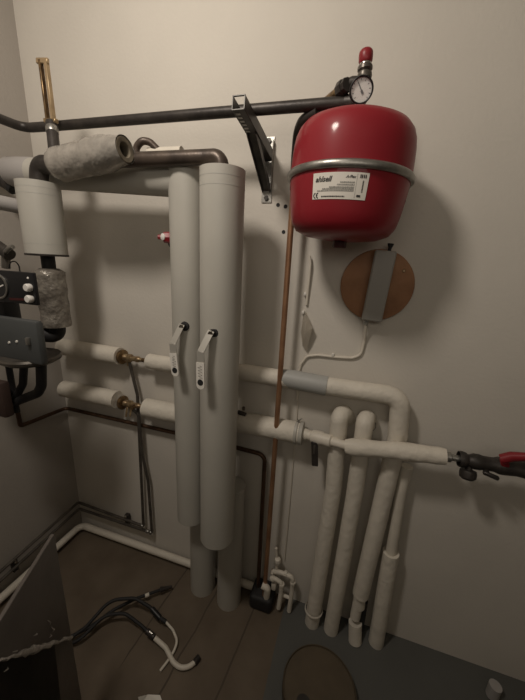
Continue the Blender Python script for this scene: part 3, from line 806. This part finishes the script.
turned('coupling', P2[4]+V(-.035, 0, -.0), V(1, 0, 0), [(0, 0), (.0085, 0), (.0095, .002), (.0095, .014), (.0085, .016), (0, .016)], 'galv', t, 16)
# clips
def clip(c, ax, label):
    t = thing('pipe_clip', c, label, 'pipe clip', 'pipe clips on the grey pair')
    ax = Vector(ax); n = V(0, -1, 0) if abs(ax.x) > .5 else V(1, 0, 0)
    bm = bmesh.new()
    sx, sy = (.022, .018) if abs(ax.x) > .5 else (.018, .022)
    box(bm, c - n*.006, sx, sy, .058, None, .002); link('saddle', bm, 'steel_dark', t)
    hexnut('screw', c+n*.004+V(0, 0, .024), n, .006, .008, 'chrome', t)
    hexnut('screw', c+n*.004-V(0, 0, .024), n, .006, .008, 'chrome', t)
cc = at(126, 520.5, .03); clip(V(cc.x, -.024, cc.z), (1, 0, 0), 'dark pipe clip on the back wall holding the grey pair above the skirting')
cc = atx(16.5, 566, XL+.03); clip(V(XL+.024, cc.y, cc.z), (0, 1, 0), 'dark pipe clip with a shiny screw on the left wall holding the grey pair')

# white skirting pipe
xs = XL+.032; ds = .032; zs = .036
P = [atx(-40, 640, xs), V(xs, -ds, zs), V(at(188, 555, ds).x, -ds, zs), V(at(257, 585, ds).x, -ds, zs)]
P[0] = V(xs, -1.1, zs)
o = tube('skirting_pipe', P, .0165, 'white_paint', bend=.035, n=20)
tag(o, 'white painted pipe lying along the foot of the left and back walls', 'pipe')

# ------------------------------------------------------------------ small white manifold and the black block at the foot of the copper pipe
bx = atz(268, 600, .02)
t = thing('pipe_shoe', V(-.235, -.055, 0), 'black rubber block around the foot of the copper pipe', 'pipe foot')
boxo('block', V(-.232, -.052, .036), .10, .10, .07, 'black_rub', t, bev=.014, seg=3)
t = thing('manifold', at(285, 600, .07), 'cluster of small white painted fittings and pipes on the floor beside the copper pipe', 'pipe fittings')
def wp(a, r=.0085, bend=.012, name='pipe'): return tube(name, [at(*q) for q in a], r, 'white_paint', t, bend=bend, n=16)
wp([(266, 602, .075), (267.5, 588, .085), (262, 585, .085)], .014, .012, 'wide_elbow')
wp([(272, 571, .045), (281, 572.5, .05), (292.5, 577, .05), (292, 590, .05), (289, 611, .06)], .0095, .018)
wp([(271, 578, .06), (276, 579, .065), (281.5, 583, .065), (281, 592, .065), (278.5, 608, .075)], .0095, .016)
wp([(281, 594, .055), (292, 599, .055)], .0075, 0, 'cross_pipe')
wp([(276, 548, .04), (277, 560, .04), (276, 574, .045)], .006, 0, 'vent_pipe')
q = at(277.5, 561, .045); turned('round_vent', q-V(0, 0, .014), V(0, 0, 1), [(0, 0), (.009, 0), (.0135, .006), (.0145, .016), (.012, .026), (.006, .030), (0, .030)], 'white_paint', t, 18)
for x, y, d in ((271, 571, .045), (271.5, 578, .06), (284, 573, .05)):
    hexnut('nut', at(x, y, d), V(1, 0, -.1), .0125, .012, 'white_paint', t, 8)
for x, y, d in ((281.5, 586, .065), (292.5, 584, .05)):
    hexnut('nut', at(x, y, d), V(0, 0, 1), .0125, .014, 'white_paint', t, 8)
boxo('thermostat_body', at(274, 585, .05), .022, .024, .04, 'white_paint', t, bev=.006)

# ------------------------------------------------------------------ plywood disc with grey box, cable
c = at(376.2, 285.5, .0)
Rw = (at(412.3, 287, .0)-at(339.2, 287, 0)).length/2
t = thing('wall_panel', V(c.x, -.01, c.z-Rw), 'round plywood disc fixed to the wall under the red tank', 'wooden disc')
o = turned('disc', V(c.x, 0, c.z), V(0, -1, 0), [(0, 0), (Rw*.985, 0), (Rw, .003), (Rw, .012), (Rw*.985, .0145), (0, .0145)], 'wood', t, 64)
turned('screw', at(404, 271, .0145), V(0, -1, 0), [(0, 0), (.005, 0), (.003, .002), (0, .002)], 'brass', t, 10)
lt = thing('lamp_box', at(377, 285, .03), 'slim upright grey electrical box across the middle of the plywood disc', 'electrical box')
A0, A1 = at(371.2, 320.5, .034), at(386, 250.8, .034)
bm = bmesh.new(); beam(bm, A0, A1, (at(391.5, 283, .034)-at(370.5, 283, .034)).length, .038, V(1, 0, 0), .004)
link('housing', bm, 'grey_bar', lt, angle=35)
q = at(389.5, 250, .034)
bm = bmesh.new(); dz = (A1-A0).normalized()
lathe(bm, q-dz*.004, dz, [(0, 0), (.005, 0), (.005, .010), (.009, .020), (.009, .022), (0, .022)], 12); link('black_plug', bm, 'black_rub', lt)
q2 = at(366, 322, .03); hexnut('cable_gland', q2+V(0, 0, .008), V(0, 0, -1), .008, .016, 'grey_bar', lt)
cb = [(366, 325, .03), (364.5, 340, .008), (361, 355, .005), (352, 358, .005), (335, 357, .005), (318, 355, .005), (307, 356, .005), (301, 364, .005), (298.8, 372, .005), (297, 400, .006)]
bm = bmesh.new(); sweep(bm, fillet([at(*p) for p in cb], .03), .0048, 12)
o = link('cable', bm, 'white_paint'); tag(o, 'thin white cable from the grey box looping left across the wall', 'cable')
bm = bmesh.new(); sweep(bm, fillet([at(298.5, 392, .004), at(296.5, 420, .004), at(290, 500, .004), at(284.5, 560, .004)], .03), .0022, 10)
o = link('cable', bm, 'white_paint'); tag(o, 'very thin painted cable running straight down the wall right of the copper pipe', 'cable')
def cclip(x, y, lab):
    q = at(x, y, .0); t = boxo('cable_clip', q+V(0, -.006, 0), .010, .012, .012, 'white_plastic', None, bev=.003)
    tag(t, lab, 'cable clip', 'white cable clips')
cclip(333, 354.5, 'small white clip holding the looping cable below the grey box')
cclip(305.5, 294, 'small white clip on the short loose cable left of the plywood disc')
cclip(303.5, 312, 'small white clip just above the torn paper flap')
# short loose cable and torn flap at left of disc
bm = bmesh.new(); sweep(bm, fillet([at(306.5, 305, .006), at(308.5, 285, .010), at(310.5, 264, .014), at(309.5, 256, .014)], .03), [.0042]*4 if False else .0042, 10)
o = link('cable', bm, 'white_paint'); tag(o, 'short loose white cable end hanging on the wall left of the plywood disc', 'cable')
bm = bmesh.new()
fl = [(306, 312, .004), (303, 318, .010), (301, 332, .012), (302.5, 346, .010), (307, 352, .008), (309.5, 340, .022), (312.5, 328, .030), (309, 319, .016)]
vs = [bm.verts.new(at(*p)) for p in fl]; cv = bm.verts.new(at(305.5, 333, .022))
for i in range(len(vs)): bm.faces.new((vs[i], vs[(i+1) % len(vs)], cv))
g = bmesh.ops.solidify(bm, geom=bm.faces[:], thickness=.002)
o = link('paper_flap', bm, 'paper', angle=20); tag(o, 'torn cream flap of paper stuck to the wall left of the plywood disc', 'paper')

# red drain tap on the left of the thin tall pipe
q = at(170, 240, .16)
t = thing('drain_tap', q, 'small tap with a red plastic knob behind the thinner tall pipe', 'tap')
tube('tap_body', [at(178, 247, .15), at(171, 245, .15), at(171, 238, .15)], .010, 'steel_dark', t, bend=.008)
tube('tap_neck', [at(180, 238, .15), at(168, 237.5, .16)], .0095, 'black_rub', t)
ks = at(166.5, 237.5, .165); kx = V(-.35, -1, .05).normalized()
turned('red_knob', ks, V(-1, -.4, .0), [(0, -.02), (.016, -.02), (.018, -.012), (.016, .008), (.009, .012), (.007, .026), (0, .026)], 'red_cap', t, 8)
turned('knob_cap', ks+kx*.012, kx, [(0, 0), (.010, 0), (.0105, .003), (.006, .006), (0, .006)], 'dial', t, 16)
# small tap above lower pipe right of cylinders
t = thing('drain_tap', at(241, 414, .06), 'small dark tap above the level grey pipe right of the thicker tall pipe', 'tap')
tube('tap_body', [at(238, 412, .06), at(246, 415, .06)], .008, 'steel_dark', t)
hexnut('tap_nut', at(243.5, 410, .06), V(0, 0, 1), .006, .012, 'grey_pipe', t)
tube('tap_stem', [at(242, 412, .06), at(242, 420, .055)], .006, 'steel_dark', t)

# ------------------------------------------------------------------ floor things
def fpt(px, py, z): return atz(px, py, z)
def hose(name, pts, rads, mats, label, extra=None):
    P = [fpt(*p) for p in pts]
    t = thing(name, P[0], label, 'hose', 'loose hoses on the floor'); t.location.z = 0
    return t
base = [(60, 646), (78, 636), (100, 620), (120, 610)]
# hose 1: black, straight to upper right end
t = thing('hose', atz(150, 592, .0), 'loose black hose with a pale ring, its end pointing to the upper right', 'hose', 'loose hoses on the floor')
tube('black_hose', [fpt(*p) for p in ((62, 641, .03), (90, 627, .035), (115, 609, .05), (135, 599, .04), (160, 590, .03))], .0062, 'black_rub', t, bend=.08, n=14)
a, b = fpt(145, 596, .036), fpt(149, 594.4, .035); tube('pale_ring', [a, b], .0078, 'white_paint', t)
a, b = fpt(160, 590, .03), fpt(172, 586.5, .026); tube('end_fitting', [a, a.lerp(b, .5), b], [.012, .0085, .005], 'steel_dark', t)
# hose 2: black then thin white
t = thing('hose', atz(170, 640, .0), 'loose black hose ending in a thin white tail, middle of the three', 'hose', 'loose hoses on the floor')
tube('black_hose', [fpt(*p) for p in ((60, 645, .02), (85, 628, .04), (110, 600, .08), (135, 598, .08), (150, 607, .06), (160, 617, .04))], .0066, 'black_rub', t, bend=.08, n=14)
a, b = fpt(152, 609, .055), fpt(160, 618, .042); tube('grip_sleeve', [a, b], .0105, 'black', t)
tube('white_tail', [fpt(*p) for p in ((165, 621, .035), (173, 630, .025), (177.5, 641, .02), (174, 651, .012), (167, 662, .008), (160, 671, .007))], .0048, 'white_paint', t, bend=.05, n=12)
a, b = fpt(160, 618, .042), fpt(166, 622, .035); tube('black_nozzle', [a, b], .008, 'black_rub', t)
# hose 3
t = thing('hose', atz(180, 660, .0), 'loose black hose ending in a thick white curved tail, nearest to the viewer', 'hose', 'loose hoses on the floor')
tube('black_hose', [fpt(*p) for p in ((58, 648, .015), (80, 640, .03), (104, 615, .06), (125, 613, .06), (142, 626, .045), (150, 634, .035))], .0062, 'black_rub', t, bend=.08, n=14)
a, b = fpt(147, 631, .04), fpt(154, 637, .032); tube('clamp', [a, b], .0105, 'steel_dark', t)
a, b = fpt(149.5, 631.5, .053), fpt(152.5, 634, .05); tube('bright_screw', [a, b], .004, 'chrome', t)
tube('white_tail', [fpt(*p) for p in ((155, 638, .03), (166, 648, .02), (173, 662, .014), (180, 668, .012), (189, 667, .012), (196, 661, .012))], .0085, 'white_paint', t, bend=.05, n=14)
a, b = fpt(194, 663, .012), fpt(199, 657, .011); tube('end_fitting', [a, b], .0105, 'steel_dark', t)

# round lid on the floor at the bottom
c = V(.046, -.291, .05); Rl = .1265
t = thing('round_lid', V(c.x, c.y, 0), 'round brown fibre lid lying on the grey floor at the bottom of the picture', 'lid')
turned('lid_body', V(c.x, c.y, 0), V(0, 0, 1), [(0, 0), (Rl*.98, 0), (Rl, .004), (Rl, .046), (Rl*.985, .05), (Rl*.972, .05), (Rl*.965, .047), (Rl*.96, .042), (0, .042)], 'kraft', t, 72)
turned('dark_disc', V(c.x-.045, c.y-.055, .0415), V(0, 0, 1), [(0, 0), (.024, 0), (.024, .0012), (0, .0012)], 'dark_tone', t, 28)  # flat dark disc on the lid, off centre

# pale pipe stub at bottom right
q = atz(495, 690, .0)
top_ = at(490.5, 680, .07)
t = thing('pipe_stub', V(top_.x, -.07, 0), 'short pale capped pipe stub standing on the floor in the dark bottom right corner', 'pipe')
st = V(top_.x+.01, -.085, 0)
tube_round('stub', st, st+V(0, 0, .052), 5.4*mpp(q), 'purple', t, 24, 0, .5)

# film wrapped panel pack at bottom left
zt = .775
E = V(-.645, -.612, 0); e1 = atz(55, 533, zt); E = V(e1.x, e1.y, 0)
q = atz(-2, 625, zt); d1 = V(q.x-E.x, q.y-E.y, 0).normalized()
nr = V(-d1.y, d1.x, 0)
if nr.x < 0: nr = -nr                        # nr faces the viewer's side
t = thing('wrapped_panel_pack', E + d1*.2, 'tall dark panel pack wrapped in shiny clear film standing at the bottom left edge', 'wrapped pack')
R3 = basis(d1, d1.cross(V(0, 0, 1))*-1, V(0, 0, 1))
ln, th = .34, .010
c = E + d1*ln/2 - nr*th/2
boxo('pack_body', (c.x, c.y, zt/2), ln, th, zt, 'carton', t, R=R3, bev=.004)
def onface(px, py, lift=.0):                 # point of the visible face under a pixel
    v = ray(px, py); return CAM + v*((E-CAM).dot(nr)/v.dot(nr)) + nr*lift
bm = bmesh.new()
bm.faces.new([bm.verts.new(onface(*q, .001)) for q in ((54, 643), (30, 652), (0, 662), (-12, 668), (-12, 716), (62, 716))])
bmesh.ops.solidify(bm, geom=bm.faces[:], thickness=.0015); link('dark_lower_part', bm, 'dark_tone', t, False)  # separate darker sheet over the lower part of the face
bm = bmesh.new(); n = 26
P = [onface(70.5 - 74*k/n, 637.5 + 24*k/n + .8*math.sin(k*1.7), .003) for k in range(n+1)]
RR = [max(.0012, (.0045 if k < 4 else .0028+.0040*math.sin(PI*min(1, max(0, (k-4)/18)))))*random.uniform(.8, 1.2) for k in range(n+1)]
sweep(bm, P, RR, 8, True, .15); link('film_fold', bm, 'film_highlight', t)
for (x, y, dx, dy) in ((47, 620, 2.5, 5), (51, 627, 1.5, 5), (50, 634, -1.5, 4), (33, 636, 3, -3), (3, 672, 4, -5), (12, 652, 5, -2)):
    bm = bmesh.new(); sweep(bm, [onface(x, y, .001), onface(x+dx*.5+.6, y+dy*.5, .004), onface(x+dx, y+dy, .001)], [.0005, .0014, .0004], 6)
    link('crease_glint', bm, 'film_highlight', t)  # pale slivers along the creases, their sparkle put into the colour

# torn paper scrap
bm = bmesh.new()
pp = [fpt(*q) for q in ((138, 697, .004), (148, 694.5, .016), (160, 695, .012), (163, 703, .004), (140, 706, .003))]
vs = [bm.verts.new(p) for p in pp]; bm.faces.new(vs); bmesh.ops.solidify(bm, geom=bm.faces[:], thickness=.003)
o = link('paper_scrap', bm, 'label', smooth=False); tag(o, 'small white scrap of paper on the floor boards at the bottom edge', 'paper')
o.location.z = 0

# ------------------------------------------------------------------ light: the bulb on the ceiling, out of the picture
ld = bpy.data.lights.new('ceiling_lamp', 'AREA'); ld.shape = 'DISK'; ld.size = .22; ld.energy = 9.6; ld.color = (1., .905, .80)
lo = bpy.data.objects.new('ceiling_lamp', ld); COL.objects.link(lo); lo.location = (-.60, -1.0, 2.38)
lo.rotation_euler = (math.radians(46), 0, 0)
fd = bpy.data.lights.new('fill_light', 'AREA'); fd.shape = 'RECTANGLE'; fd.size = 1.5; fd.size_y = .7; fd.energy = 5.5; fd.color = (1., .91, .79)  # added soft fill, aimed up at the ceiling to lighten the shadows
fo = bpy.data.objects.new('fill_light', fd); COL.objects.link(fo); fo.location = (.2, -1.9, 1.9); fo.rotation_euler = (math.radians(125), 0, 0)
w = bpy.data.worlds.new('world'); S.world = w; w.use_nodes = True
w.node_tree.nodes['Background'].inputs[0].default_value = (.8, .75, .7, 1); w.node_tree.nodes['Background'].inputs[1].default_value = .02
S.view_settings.view_transform = 'Standard'; S.view_settings.look = 'None'; S.view_settings.exposure = 0; S.view_settings.gamma = 1
